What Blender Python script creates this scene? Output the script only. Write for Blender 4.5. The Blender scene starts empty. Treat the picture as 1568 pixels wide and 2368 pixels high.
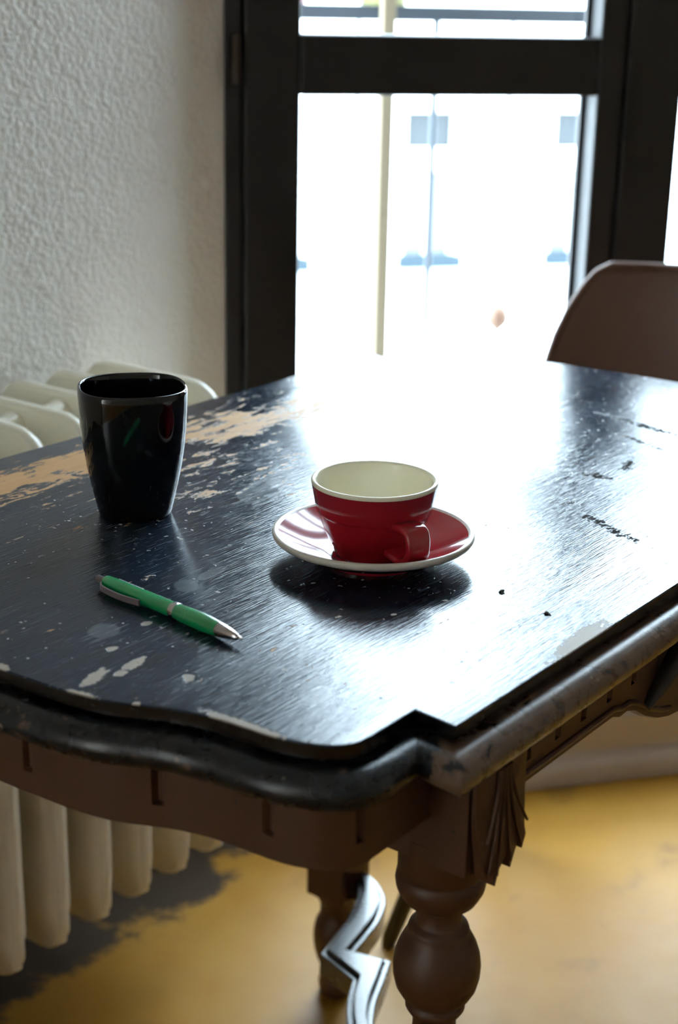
import bpy, math, random
from mathutils import Vector
random.seed(7)
scene = bpy.context.scene
COL = scene.collection

# ---------------------------------------------------------------- camera
PITCH, ROLL, CAM_H = math.radians(18.7), math.radians(1.15), 1.12
fw = Vector((0, math.cos(PITCH), -math.sin(PITCH)))
r0 = Vector((1, 0, 0)); u0 = r0.cross(fw)
rt = r0 * math.cos(ROLL) + u0 * math.sin(ROLL)
up = u0 * math.cos(ROLL) - r0 * math.sin(ROLL)
cam = bpy.data.cameras.new('camera')
cam_o = bpy.data.objects.new('camera', cam); COL.objects.link(cam_o)
from mathutils import Matrix
m = Matrix((rt, up, -fw)).transposed().to_4x4(); m.translation = (0, 0, CAM_H)
cam_o.matrix_world = m
cam.sensor_fit = 'VERTICAL'; cam.sensor_height = 24.0
cam.lens = 24.0 * 3512 / 2368
cam.clip_start = 0.02; cam.clip_end = 200
cam.dof.use_dof = True; cam.dof.focus_distance = 1.03; cam.dof.aperture_fstop = 4.5
scene.camera = cam_o

# ---------------------------------------------------------------- world: bright overcast sky
world = bpy.data.worlds.new('world'); scene.world = world; world.use_nodes = True
bg = world.node_tree.nodes['Background']
bg.inputs['Color'].default_value = (0.70, 0.86, 1.0, 1); bg.inputs['Strength'].default_value = 26.0
scene.view_settings.view_transform = 'Standard'; scene.view_settings.look = 'None'
scene.view_settings.exposure = 0.0; scene.view_settings.gamma = 1.0
scene.view_settings.use_curve_mapping = False
scene.cycles.use_denoising = True
scene.cycles.use_adaptive_sampling = True; scene.cycles.adaptive_threshold = 0.06
scene.cycles.max_bounces = 6; scene.cycles.diffuse_bounces = 4; scene.cycles.glossy_bounces = 3
scene.cycles.transparent_max_bounces = 8; scene.cycles.caustics_reflective = False; scene.cycles.caustics_refractive = False
scene.cycles.sample_clamp_indirect = 0.0

# ---------------------------------------------------------------- helpers
def new_obj(name, me, parent=None):
    o = bpy.data.objects.new(name, me); COL.objects.link(o)
    if parent is not None: o.parent = parent
    return o

def mesh(name, verts, faces, mat=None, parent=None, smooth=False, angle=None):
    me = bpy.data.meshes.new(name)
    me.from_pydata([tuple(v) for v in verts], [], faces); me.update()
    if mat: me.materials.append(mat)
    if smooth:
        me.polygons.foreach_set('use_smooth', [True] * len(me.polygons))
        if angle: me.set_sharp_from_angle(angle=math.radians(angle))
    return new_obj(name, me, parent)

def tag(o, label=None, cat=None, group=None, kind=None):
    if label: o['label'] = label
    if cat: o['category'] = cat
    if group: o['group'] = group
    if kind: o['kind'] = kind
    return o

def empty(name, loc=(0, 0, 0), rz=0.0):
    o = bpy.data.objects.new(name, None); COL.objects.link(o)
    o.location = loc; o.rotation_euler = (0, 0, rz); o.empty_display_size = 0.05
    return o

def box_vf(x0, x1, y0, y1, z0, z1):
    v = [(x0,y0,z0),(x1,y0,z0),(x1,y1,z0),(x0,y1,z0),(x0,y0,z1),(x1,y0,z1),(x1,y1,z1),(x0,y1,z1)]
    f = [(0,3,2,1),(4,5,6,7),(0,1,5,4),(1,2,6,5),(2,3,7,6),(3,0,4,7)]
    return v, f

def box(name, x0, x1, y0, y1, z0, z1, mat, parent=None, bevel=0.0, seg=2):
    v, f = box_vf(x0, x1, y0, y1, z0, z1)
    o = mesh(name, v, f, mat, parent)
    if bevel:
        b = o.modifiers.new('bevel', 'BEVEL'); b.width = bevel; b.segments = seg; b.limit_method = 'ANGLE'
        o.data.polygons.foreach_set('use_smooth', [True] * 6)
        b.harden_normals = True
    return o

def join_vf(parts):
    V, F = [], []
    for v, f in parts:
        k = len(V); V += list(v); F += [tuple(i + k for i in q) for q in f]
    return V, F

def lathe_vf(prof, n=48, cx=0, cy=0, cap0=False, cap1=False):
    V, F = [], []
    for r, z in prof:
        for i in range(n):
            a = 2 * math.pi * i / n
            V.append((cx + r * math.cos(a), cy + r * math.sin(a), z))
    for j in range(len(prof) - 1):
        for i in range(n):
            k = (i + 1) % n
            F.append((j*n+i, j*n+k, (j+1)*n+k, (j+1)*n+i))
    if cap0: F.append(tuple(reversed(range(n))))
    if cap1: F.append(tuple((len(prof)-1)*n + i for i in range(n)))
    return V, F

def tube_vf(path, rad, n=12, closed=False, caps=True):
    P = [Vector(p) for p in path]; m_ = len(P)
    R = rad if isinstance(rad, (list, tuple)) else [rad] * m_
    V, F = [], []
    ref = None
    for i, p in enumerate(P):
        a = P[(i-1) % m_] if (closed or i > 0) else p
        b = P[(i+1) % m_] if (closed or i < m_-1) else p
        t = (b - a).normalized()
        if ref is None:
            ref = t.orthogonal().normalized()
        ref = (ref - t * ref.dot(t)).normalized()
        s = t.cross(ref)
        for k in range(n):
            q = 2*math.pi*k/n
            V.append(p + (ref*math.cos(q) + s*math.sin(q)) * R[i])
    for i in range(m_ if closed else m_-1):
        j = (i+1) % m_
        for k in range(n):
            l = (k+1) % n
            F.append((i*n+k, i*n+l, j*n+l, j*n+k))
    if caps and not closed:
        F.append(tuple(reversed(range(n)))); F.append(tuple((m_-1)*n+k for k in range(n)))
    return V, F

def prism_vf(poly, z0, z1):
    """poly counter-clockwise list of (x, y)"""
    n = len(poly)
    V = [(x, y, z0) for x, y in poly] + [(x, y, z1) for x, y in poly]
    F = [tuple(reversed(range(n))), tuple(range(n, 2*n))]
    for i in range(n):
        j = (i+1) % n
        F.append((i, j, n+j, n+i))
    return V, F

def catmull(pts, k=4):
    out = []
    for i in range(len(pts)-1):
        p0 = pts[max(i-1, 0)]; p1 = pts[i]; p2 = pts[i+1]; p3 = pts[min(i+2, len(pts)-1)]
        for j in range(k):
            t = j / k
            out.append(tuple(0.5*((2*b) + (c-a)*t + (2*a-5*b+4*c-d)*t*t + (-a+3*b-3*c+d)*t**3)
                             for a, b, c, d in zip(p0, p1, p2, p3)))
    out.append(tuple(pts[-1]))
    return out

# ---------------------------------------------------------------- material helpers
class G:
    def __init__(s, name):
        s.m = bpy.data.materials.new(name); s.m.use_nodes = True
        s.t = s.m.node_tree; s.b = s.t.nodes['Principled BSDF']; s.out = s.t.nodes['Material Output']
        s._co = None
    def put(s, sock, v):
        if hasattr(v, 'is_output'): s.t.links.new(v, sock)
        elif isinstance(v, (tuple, list)):
            v = tuple(v)
            if sock.type == 'RGBA' and len(v) == 3: v += (1,)
            sock.default_value = v
        else: sock.default_value = v
    def set(s, **k):
        for a, v in k.items(): s.put(s.b.inputs[a.replace('_', ' ')], v)
        return s
    def co(s):
        if s._co is None:
            s._co = s.t.nodes.new('ShaderNodeTexCoord').outputs['Object']
        return s._co
    def xyz(s):
        n = s.t.nodes.new('ShaderNodeSeparateXYZ'); s.put(n.inputs[0], s.co()); return n.outputs
    def map(s, scale=(1,1,1), rot=(0,0,0), loc=(0,0,0)):
        n = s.t.nodes.new('ShaderNodeMapping'); s.put(n.inputs['Vector'], s.co())
        n.inputs['Scale'].default_value = scale; n.inputs['Rotation'].default_value = rot; n.inputs['Location'].default_value = loc
        return n.outputs[0]
    def noise(s, scale=5, detail=4, rough=0.5, vec=None, dist=0.0):
        n = s.t.nodes.new('ShaderNodeTexNoise'); s.put(n.inputs['Vector'], vec if vec is not None else s.co())
        n.inputs['Scale'].default_value = scale; n.inputs['Detail'].default_value = detail
        n.inputs['Roughness'].default_value = rough; n.inputs['Distortion'].default_value = dist
        return n.outputs['Fac']
    def voro(s, scale=5, vec=None, feature='F1', out='Distance', rnd=1.0):
        n = s.t.nodes.new('ShaderNodeTexVoronoi'); n.feature = feature; s.put(n.inputs['Vector'], vec if vec is not None else s.co())
        n.inputs['Scale'].default_value = scale; n.inputs['Randomness'].default_value = rnd
        return n.outputs[out]
    def math(s, op, a, b=0.0, c=None, clamp=False):
        n = s.t.nodes.new('ShaderNodeMath'); n.operation = op; n.use_clamp = clamp
        s.put(n.inputs[0], a); s.put(n.inputs[1], b)
        if c is not None: s.put(n.inputs[2], c)
        return n.outputs[0]
    def step(s, v, a, b, lo=0.0, hi=1.0):
        n = s.t.nodes.new('ShaderNodeMapRange'); n.interpolation_type = 'SMOOTHSTEP'
        s.put(n.inputs['Value'], v); n.inputs['From Min'].default_value = a; n.inputs['From Max'].default_value = b
        n.inputs['To Min'].default_value = lo; n.inputs['To Max'].default_value = hi
        return n.outputs[0]
    def mix(s, f, a, b):
        n = s.t.nodes.new('ShaderNodeMix'); n.data_type = 'RGBA'
        s.put(n.inputs[0], f); s.put(n.inputs[6], a); s.put(n.inputs[7], b)
        return n.outputs[2]
    def mixf(s, f, a, b):
        n = s.t.nodes.new('ShaderNodeMix'); n.data_type = 'FLOAT'
        s.put(n.inputs[0], f); s.put(n.inputs[2], a); s.put(n.inputs[3], b)
        return n.outputs[0]
    def bump(s, h, strength=0.3, dist=0.001):
        n = s.t.nodes.new('ShaderNodeBump'); n.inputs['Strength'].default_value = strength
        n.inputs['Distance'].default_value = dist; s.put(n.inputs['Height'], h)
        s.t.links.new(n.outputs[0], s.b.inputs['Normal']); return s
    def ell(s, cx, cy, rx, ry, rot=0.0, wob=None, amt=0.6, soft=0.15):
        """mask of a ragged ellipse in object x, y"""
        x, y, z = s.xyz()
        dx = s.math('SUBTRACT', x, cx); dy = s.math('SUBTRACT', y, cy)
        c, q = math.cos(rot), math.sin(rot)
        a = s.math('ADD', s.math('MULTIPLY', dx, c/rx), s.math('MULTIPLY', dy, q/rx))
        b = s.math('ADD', s.math('MULTIPLY', dx, -q/ry), s.math('MULTIPLY', dy, c/ry))
        r = s.math('SQRT', s.math('ADD', s.math('MULTIPLY', a, a), s.math('MULTIPLY', b, b)))
        if wob is not None: r = s.math('ADD', r, s.math('MULTIPLY', s.math('SUBTRACT', wob, 0.5), amt*2))
        return s.step(r, 1.0 - soft, 1.0 + soft, 1.0, 0.0)

def plain(name, color, rough=0.5, **k):
    g = G(name); g.set(Base_Color=color, Roughness=rough, **k); return g

# ---- materials
def mat_wall():
    g = G('textured_wall_paint')
    n1 = g.noise(170, 2, 0.5, dist=0.3); n2 = g.noise(70, 2, 0.5)
    h = g.math('ADD', n1, g.math('MULTIPLY', n2, 0.6))
    big = g.noise(3, 2)
    g.set(Base_Color=g.mix(big, (0.85, 0.79, 0.715), (0.90, 0.85, 0.785)), Roughness=0.75)
    g.bump(h, 0.8, 0.0042); return g.m
M = {}
M['wall'] = mat_wall()
M['room_wall'] = plain('room_wall_paint', (0.68, 0.61, 0.52), 0.8).m
M['ceiling'] = plain('ceiling_paint', (0.78, 0.74, 0.67), 0.85).m

def mat_floor():
    g = G('ochre_painted_floor')
    big = g.noise(2.3, 4, 0.6); fine = g.noise(24, 5, 0.6); med = g.noise(7, 5, 0.65)
    col = g.mix(g.step(big, 0.35, 0.7), (0.285, 0.128, 0.010), (0.35, 0.178, 0.026))
    col = g.mix(g.step(med, 0.56, 0.72), col, (0.20, 0.095, 0.014))
    col = g.mix(g.step(fine, 0.70, 0.76), col, (0.42, 0.30, 0.13))
    # dark strip along the radiator: worn paint plus shade put into the colour
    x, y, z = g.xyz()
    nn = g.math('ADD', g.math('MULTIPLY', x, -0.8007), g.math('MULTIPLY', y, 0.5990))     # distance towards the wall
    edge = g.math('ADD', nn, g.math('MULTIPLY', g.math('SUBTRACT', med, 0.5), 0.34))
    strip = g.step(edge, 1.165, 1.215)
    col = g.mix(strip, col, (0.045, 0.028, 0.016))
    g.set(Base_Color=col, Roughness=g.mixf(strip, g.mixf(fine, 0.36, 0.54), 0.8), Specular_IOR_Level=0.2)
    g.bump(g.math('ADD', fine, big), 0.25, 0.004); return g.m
M['floor'] = mat_floor()

def mat_frame():
    g = G('dark_window_wood')
    n = g.noise(1, 5, 0.6, vec=g.map((40, 40, 4)))
    g.set(Base_Color=g.mix(n, (0.007, 0.0055, 0.006), (0.014, 0.0105, 0.0105)), Roughness=g.mixf(n, 0.35, 0.5))
    g.bump(n, 0.15, 0.001); return g.m
M['frame'] = mat_frame()

def mat_pane():
    g = G('window_glass'); t = g.t
    tr = t.nodes.new('ShaderNodeBsdfTransparent'); tr.inputs[0].default_value = (0.95, 0.97, 0.97, 1)
    gl = t.nodes.new('ShaderNodeBsdfGlossy'); gl.inputs['Roughness'].default_value = 0.02
    mx = t.nodes.new('ShaderNodeMixShader'); lw = t.nodes.new('ShaderNodeLayerWeight')
    fr = g.math('ADD', 0.03, g.math('MULTIPLY', g.math('POWER', lw.outputs['Facing'], 5.0), 0.6))
    t.links.new(fr, mx.inputs[0]); t.links.new(tr.outputs[0], mx.inputs[1]); t.links.new(gl.outputs[0], mx.inputs[2])
    t.links.new(mx.outputs[0], g.out.inputs[0]); return g.m
M['pane'] = mat_pane()
M['hinge'] = plain('aged_brass', (0.045, 0.03, 0.02), 0.6, Metallic=0.3).m
M['base'] = None
def mat_base():
    g = G('grey_skirting_paint'); n = g.noise(6, 4)
    g.set(Base_Color=g.mix(n, (0.42, 0.35, 0.29), (0.50, 0.43, 0.37)), Roughness=0.4); return g.m
M['base'] = mat_base()

TOP_Z = 0.76
def mat_top():
    g = G('worn_black_tabletop_paint')
    x, y, z = g.xyz()
    grain = g.noise(1, 6, 0.6, vec=g.map((5, 70, 5)))
    streak = g.noise(1, 9, 0.72, vec=g.map((30, 105, 5), rot=(0, 0, 0.05)), dist=0.5)
    fine = g.noise(1, 2, 0.5, vec=g.map((45, 900, 45), rot=(0, 0, 0.06)))
    fine2 = g.noise(1, 2, 0.5, vec=g.map((60, 800, 45), rot=(0, 0, -0.42)))
    cloud = g.noise(9, 5, 0.6)
    wob = g.noise(60, 4, 0.6)
    wob2 = g.noise(1, 5, 0.7, vec=g.map((170, 300, 60)))
    dark = g.mix(g.step(cloud, 0.35, 0.7), (0.008, 0.016, 0.031), (0.017, 0.030, 0.052))
    dark = g.mix(g.step(grain, 0.5, 0.75), dark, (0.022, 0.026, 0.033))
    # worn wood strip on the wall side of the table
    wy = g.math('SUBTRACT', 1.0, g.math('DIVIDE', g.math('ABSOLUTE', g.math('SUBTRACT', y, 0.205)), 0.085), clamp=True)
    wx = g.math('MULTIPLY', g.step(x, 0.10, 0.24, 1.0, 0.0), g.step(x, -0.45, -0.22))
    band = g.math('MULTIPLY', wy, wx)
    hot1 = g.ell(-0.175, 0.222, 0.13, 0.030, 0.0, wob, 0.5, 0.5)
    hot2 = g.ell(0.04, 0.195, 0.11, 0.028, -0.1, wob, 0.5, 0.5)
    drive = g.math('ADD', g.math('MULTIPLY', band, 0.16), g.math('MULTIPLY', g.math('MAXIMUM', hot1, g.math('MULTIPLY', hot2, 0.6)), 0.13))
    mid = g.ell(-0.08, 0.09, 0.11, 0.06, 0.0, wob, 0.5, 0.6)
    drive = g.math('ADD', drive, g.math('MULTIPLY', mid, 0.10))
    wear = g.step(g.math('ADD', g.math('ADD', g.math('ADD', streak, drive), g.math('MULTIPLY', g.math('SUBTRACT', g.noise(1, 4, 0.6, vec=g.map((7, 24, 3))), 0.5), 0.35)), g.math('MULTIPLY', g.math('SUBTRACT', g.noise(1, 3, 0.6, vec=g.map((150, 300, 3))), 0.5), 0.22)), 0.67, 0.71)
    wood = g.mix(g.noise(1, 5, 0.6, vec=g.map((8, 120, 8))), (0.42, 0.20, 0.065), (0.60, 0.35, 0.14))
    col = g.mix(wear, dark, wood)
    # pale chips and worn spots with their own places on the top
    pale = None
    for a in ((-0.418, -0.0865, 0.0120, 0.0042, 0.3), (-0.392, -0.0910, 0.0095, 0.0040, 0.25), (-0.4395, -0.0965, 0.0045, 0.0110, 0.25),
              (-0.405, -0.094, 0.0045, 0.003, 0.0), (-0.4105, -0.188, 0.0040, 0.026, 0.03), (-0.345, -0.055, 0.004, 0.003, 0.0),
              (-0.385, -0.066, 0.004, 0.003, 0.3), (-0.428, -0.128, 0.003, 0.002, 0.0), (-0.386, -0.127, 0.005, 0.003, 0.6),
              (-0.4425, -0.037, 0.0040, 0.006, 0.1), (-0.200, -0.272, 0.035, 0.008, 0.1)):
        e = g.ell(*a, wob2, 0.95, 0.14); pale = e if pale is None else g.math('MAXIMUM', pale, e)
    pale = g.math('MULTIPLY', pale, g.step(z, 0.7590, 0.7597))
    col = g.mix(pale, col, (0.38, 0.31, 0.24))
    stain = None
    for a in ((-0.284, -0.0317, 0.011, 0.008, 0.8), (-0.256, -0.029, 0.014, 0.005, 0.1), (-0.3690, -0.0433, 0.011, 0.009, 0.5),
              (-0.3596, -0.1963, 0.012, 0.009, 0.5), (-0.10, 0.06, 0.035, 0.016, 0.4)):
        e = g.ell(*a, wob, 0.25, 0.15); stain = e if stain is None else g.math('MAXIMUM', stain, e)
    col = g.mix(g.math('MULTIPLY', stain, 0.5), col, (0.16, 0.18, 0.19))
    # dark gouges in the far part of the top
    gouge = None
    for a in ((0.104, -0.122, 0.018, 0.0085, 1.45), (-0.001, -0.183, 0.038, 0.0055, 1.12), (0.030, -0.138, 0.010, 0.004, 1.0),
              (0.150, -0.125, 0.020, 0.005, 0.3), (0.27, -0.075, 0.05, 0.006, 1.3), (0.22, -0.10, 0.03, 0.004, 1.2)):
        e = g.ell(*a, wob, 0.9, 0.8); gouge = e if gouge is None else g.math('MAXIMUM', gouge, e)
    speck = g.noise(1, 4, 0.7, vec=g.map((160, 260, 60)))
    gouge = g.step(g.math('ADD', speck, g.math('MULTIPLY', gouge, 0.26)), 0.66, 0.76)
    gouge = g.math('MULTIPLY', gouge, g.step(z, 0.7590, 0.7597))
    col = g.mix(gouge, col, (0.012, 0.010, 0.008))
    # fine pale flecks, drops and hairline scratches
    fl = g.noise(170, 2, 0.5); fl2 = g.noise(9, 3, 0.5)
    fleck = g.step(g.math('ADD', fl, g.math('MULTIPLY', fl2, 0.12)), 0.775, 0.795)
    col = g.mix(g.math('MULTIPLY', fleck, 0.8), col, (0.50, 0.46, 0.40))
    scr = g.step(fine, 0.64, 0.69); scr2 = g.step(fine2, 0.67, 0.71)
    scr = g.math('MULTIPLY', g.math('MAXIMUM', scr, scr2), g.step(cloud, 0.42, 0.62))
    col = g.mix(g.math('MULTIPLY', scr, 0.55), col, (0.30, 0.31, 0.32))
    col = g.mix(g.step(z, 0.7586, 0.7593), (0.006, 0.004, 0.0035), col)       # the narrow edge face is painted black
    rough = g.mixf(g.step(cloud, 0.3, 0.75), 0.12, 0.20)
    rough = g.math('ADD', rough, g.math('MULTIPLY', g.math('SUBTRACT', streak, 0.5), 0.16))
    rough = g.mixf(wear, rough, 0.52); rough = g.mixf(pale, rough, 0.55); rough = g.mixf(gouge, rough, 0.85)
    rough = g.mixf(g.math('MULTIPLY', fleck, 0.7), rough, 0.6)
    g.set(Base_Color=col, Roughness=rough, IOR=1.48, Coat_Weight=g.mixf(g.math('MAXIMUM', wear, g.math('MAXIMUM', pale, gouge)), 0.06, 0.0), Coat_Roughness=0.22, Coat_IOR=1.5)
    g.put(g.b.inputs['Specular IOR Level'], g.mixf(gouge, 0.5, 0.05))
    h = g.math('ADD', g.math('MULTIPLY', fine, 0.55), g.math('MULTIPLY', streak, 0.25))
    h = g.math('ADD', h, g.math('MULTIPLY', grain, 0.4))
    h = g.math('SUBTRACT', h, g.math('MULTIPLY', gouge, 1.2)); h = g.math('SUBTRACT', h, g.math('MULTIPLY', pale, 0.5))
    h = g.math('SUBTRACT', h, g.math('MULTIPLY', wear, 0.35))
    g.bump(h, 0.35, 0.0012); return g.m
M['top'] = mat_top()

def mat_mould():
    g = G('chipped_moulding_paint')
    x, y, z = g.xyz()
    n = g.noise(52, 6, 0.68, dist=0.5); n2 = g.noise(140, 3, 0.6)
    side = g.step(y, -0.262, -0.275, 0.0, 0.24)            # the window-side rail is rubbed down to brown
    v = g.math('ADD', g.math('ADD', n, side), g.math('MULTIPLY', n2, 0.15))
    brown = g.mix(g.noise(50, 3), (0.085, 0.056, 0.040), (0.18, 0.115, 0.078))
    col = g.mix(g.step(v, 0.68, 0.76), (0.009, 0.011, 0.015), brown)
    col = g.mix(g.step(n2, 0.70, 0.74), col, (0.30, 0.24, 0.19))
    g.set(Base_Color=col, Roughness=g.mixf(n, 0.20, 0.36)); g.bump(g.math('ADD', n, g.math('MULTIPLY', n2, 0.4)), 0.3, 0.001)
    return g.m
M['mould'] = mat_mould()

def mat_brown(name='brown_table_paint', a=(0.046, 0.017, 0.007), b=(0.092, 0.035, 0.014)):
    g = G(name)
    n = g.noise(9, 5, 0.6); n2 = g.noise(34, 5, 0.65, dist=0.8); n3 = g.noise(120, 3, 0.6)
    col = g.mix(n, a, b)
    col = g.mix(g.step(n2, 0.66, 0.69), col, (0.012, 0.012, 0.012))
    col = g.mix(g.step(n3, 0.76, 0.79), col, (0.24, 0.14, 0.07))
    g.set(Base_Color=col, Roughness=g.mixf(n, 0.38, 0.55)); g.bump(g.math('ADD', n2, n3), 0.15, 0.001)
    return g.m
M['brown'] = mat_brown()
M['black_wood'] = plain('black_stretcher_paint', (0.016, 0.015, 0.015), 0.30).m
def mat_black():
    g = G('black_stretcher_lacquer'); n = g.noise(25, 4, 0.6)
    g.set(Base_Color=g.mix(n, (0.03, 0.028, 0.027), (0.06, 0.052, 0.046)), Roughness=g.mixf(n, 0.22, 0.34), IOR=1.6, Coat_Weight=0.6, Coat_Roughness=0.2); return g.m
M['stretch'] = mat_black()
M['dark_carve'] = plain('dark_rubbed_carving', (0.016, 0.011, 0.009), 0.5).m

def mat_mug():
    g = G('black_glazed_ceramic'); n = g.noise(30, 2)
    g.set(Base_Color=(0.0035, 0.0035, 0.0045), Roughness=g.mixf(n, 0.05, 0.08)); return g.m
M['mug'] = mat_mug()
def mat_red():
    g = G('dark_red_glaze'); n = g.noise(14, 3)
    g.set(Base_Color=g.mix(n, (0.32, 0.008, 0.018), (0.38, 0.012, 0.024)), Roughness=0.13, Coat_Weight=0.3, Coat_Roughness=0.06); return g.m
M['red'] = mat_red()
def mat_cream():
    g = G('cream_glaze'); n = g.noise(10, 3)
    g.set(Base_Color=g.mix(n, (0.92, 0.86, 0.67), (0.94, 0.885, 0.72)), Roughness=0.15); return g.m
M['cream'] = mat_cream()
def mat_rim():
    g = G('unglazed_rim'); n = g.noise(60, 3)
    g.set(Base_Color=g.mix(n, (0.62, 0.55, 0.49), (0.72, 0.66, 0.60)), Roughness=0.3); return g.m
M['rim'] = mat_rim()

def mat_green():
    g = G('translucent_green_plastic'); n = g.noise(60, 2)
    g.set(Base_Color=g.mix(n, (0.0, 0.27, 0.075), (0.0, 0.34, 0.095)), Roughness=0.2, Transmission_Weight=0.10, Subsurface_Weight=0.0,
          Subsurface_Radius=(0.002, 0.01, 0.004), Subsurface_Scale=0.5)
    return g.m
M['green'] = mat_green()
M['chrome'] = plain('pen_metal', (0.62, 0.60, 0.62), 0.18, Metallic=1.0).m
M['grey_plastic'] = plain('grey_pen_plastic', (0.17, 0.14, 0.135), 0.35).m
M['print'] = plain('white_print', (0.75, 0.85, 0.8), 0.5).m

def mat_rad():
    g = G('cream_radiator_paint'); n = g.noise(18, 4, 0.6); n2 = g.noise(120, 2)
    col = g.mix(n, (0.82, 0.75, 0.60), (0.88, 0.83, 0.70))
    g.set(Base_Color=g.mix(g.step(n2, 0.72, 0.78), col, (0.45, 0.36, 0.24)), Roughness=0.26); g.bump(n2, 0.1, 0.0006); return g.m
M['rad'] = mat_rad()

def mat_chair():
    g = G('brown_moulded_plastic'); n = g.noise(5, 3); n2 = g.noise(400, 2)
    g.set(Base_Color=g.mix(n, (0.105, 0.050, 0.034), (0.14, 0.070, 0.048)), Roughness=0.42); g.bump(n2, 0.08, 0.0004); return g.m
M['chair'] = mat_chair()
M['chair_leg'] = plain('dark_chair_leg', (0.022, 0.018, 0.012), 0.45).m
M['crumb'] = plain('dark_crumb', (0.03, 0.02, 0.012), 0.8).m

def mat_facade():
    g = G('white_render'); n = g.noise(0.8, 4)
    g.set(Base_Color=g.mix(n, (0.78, 0.77, 0.75), (0.84, 0.83, 0.82)), Roughness=0.9); return g.m
M['facade'] = mat_facade()
M['far_frame'] = plain('white_far_window_paint', (0.80, 0.80, 0.80), 0.6).m
M['far_glass'] = plain('far_window_glass', (0.042, 0.045, 0.047), 0.5, Specular_IOR_Level=0.1).m
M['far_curtain'] = plain('far_lower_sash_glass', (0.115, 0.118, 0.119), 0.5, Specular_IOR_Level=0.1).m
M['far_sill'] = plain('grey_blue_sill', (0.028, 0.040, 0.049), 0.7, Specular_IOR_Level=0.1).m
M['street'] = plain('street_asphalt', (0.30, 0.30, 0.31), 0.9).m
M['balcony'] = plain('balcony_concrete', (0.45, 0.44, 0.43), 0.85).m
M['iron'] = plain('dark_railing_iron', (0.05, 0.06, 0.075), 0.45, Metallic=0.2).m
def mat_post():
    g = G('weathered_pale_wood'); n = g.noise(1, 4, vec=g.map((60, 60, 3)))
    g.set(Base_Color=g.mix(n, (0.15, 0.115, 0.07), (0.20, 0.155, 0.095)), Roughness=0.8); return g.m
M['post'] = mat_post()
M['pot_olive'] = plain('olive_pot', (0.16, 0.15, 0.035), 0.5).m
M['pot_pink'] = plain('pink_pot', (0.28, 0.10, 0.14), 0.5).m
M['soil'] = plain('soil', (0.03, 0.02, 0.013), 0.9).m
M['leaf'] = plain('leaf_green', (0.05, 0.14, 0.03), 0.5).m
M['knob'] = plain('terracotta_knob', (0.20, 0.11, 0.07), 0.6).m

# ---------------------------------------------------------------- frames of reference
TA = math.radians(90 - 36.8)                       # table long axis, seen from above
D = Vector((math.cos(TA), math.sin(TA), 0)); N = Vector((-math.sin(TA), math.cos(TA), 0))
TC = Vector((0.04754, 1.15582, 0))                 # table centre on the floor
WA = math.radians(15.0)                            # window wall direction
WD = Vector((math.cos(WA), math.sin(WA), 0)); WN = Vector((-math.sin(WA), math.cos(WA), 0))
WB = Vector((0.28816, 2.07823, 0))                 # origin of s on the window wall's inner face
WALL_V = 0.6445                                    # left wall, in table coordinates (v)

def T(u, v, z=0.0): return TC + D*u + N*v + Vector((0, 0, z))
def Wp(s, t=0.0, z=0.0): return WB + WD*s + WN*t + Vector((0, 0, z))

def frame_obj(o, origin, ang):
    o.location = origin; o.rotation_euler = (0, 0, ang); return o

# ---------------------------------------------------------------- room shell
S_L = -0.457                                       # left end of the window frame = corner
corner = Wp(S_L)
# left wall runs from the corner along -D, offset to WALL_V
u_corner = (corner - TC).dot(D)
wl = empty('tmp'); bpy.data.objects.remove(wl)
def wall_box(name, u0, u1, v0, v1, z0, z1, mat):
    v, f = box_vf(u0, u1, v0, v1, z0, z1)
    return frame_obj(mesh(name, v, f, mat), TC, TA)
o = wall_box('wall_left', -4.6, u_corner + 0.02, WALL_V, WALL_V + 0.2, 0.0, 2.8, M['wall']); tag(o, kind='structure', label='white woodchip-textured wall behind the radiator')
def ww_box(x0, x1, y0, y1, z0, z1): return box_vf(x0, x1, y0, y1, z0, z1)
S_R = 0.632                                        # right end of the window frame
v, f = join_vf([ww_box(S_L - 0.02, 4.0, 0.0, 0.16, 2.36, 2.8), ww_box(S_R, 4.0, 0.0, 0.16, 0.098, 2.36), ww_box(S_L - 0.02, 4.0, 0.0, 0.16, -0.3, 0.098)])
o = frame_obj(mesh('wall_window', v, f, M['wall']), WB, WA); tag(o, kind='structure', label='wall around the dark french window')
RX = 3.40
v, f = box_vf(RX, RX + 0.18, -2.75, 3.2, 0, 2.8)
tag(mesh('wall_right', v, f, M['room_wall']), kind='structure')
v, f = box_vf(-4.2, RX + 0.18, -2.85, -2.65, 0, 2.8); tag(mesh('wall_back', v, f, M['room_wall']), kind='structure')
poly = [(-3.75, -2.7), (RX + 0.05, -2.7), (RX + 0.05, 2.96), tuple((Wp(S_L))[:2]), tuple((T(-4.6, WALL_V + 0.1))[:2])]
v, f = prism_vf(poly, -0.15, 0.0); tag(mesh('floor', v, f, M['floor']), kind='structure', label='ochre yellow painted floor, with dark wear and painted-in shade along the radiator')
poly2 = [(-3.95, -2.85), (RX + 0.18, -2.85), (RX + 0.18, 3.1), tuple((Wp(S_L - 0.02, 0.10))[:2]), tuple((T(-4.6, WALL_V + 0.19))[:2])]
v, f = prism_vf(poly2, 2.8, 2.95); tag(mesh('ceiling', v, f, M['ceiling']), kind='structure')
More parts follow.
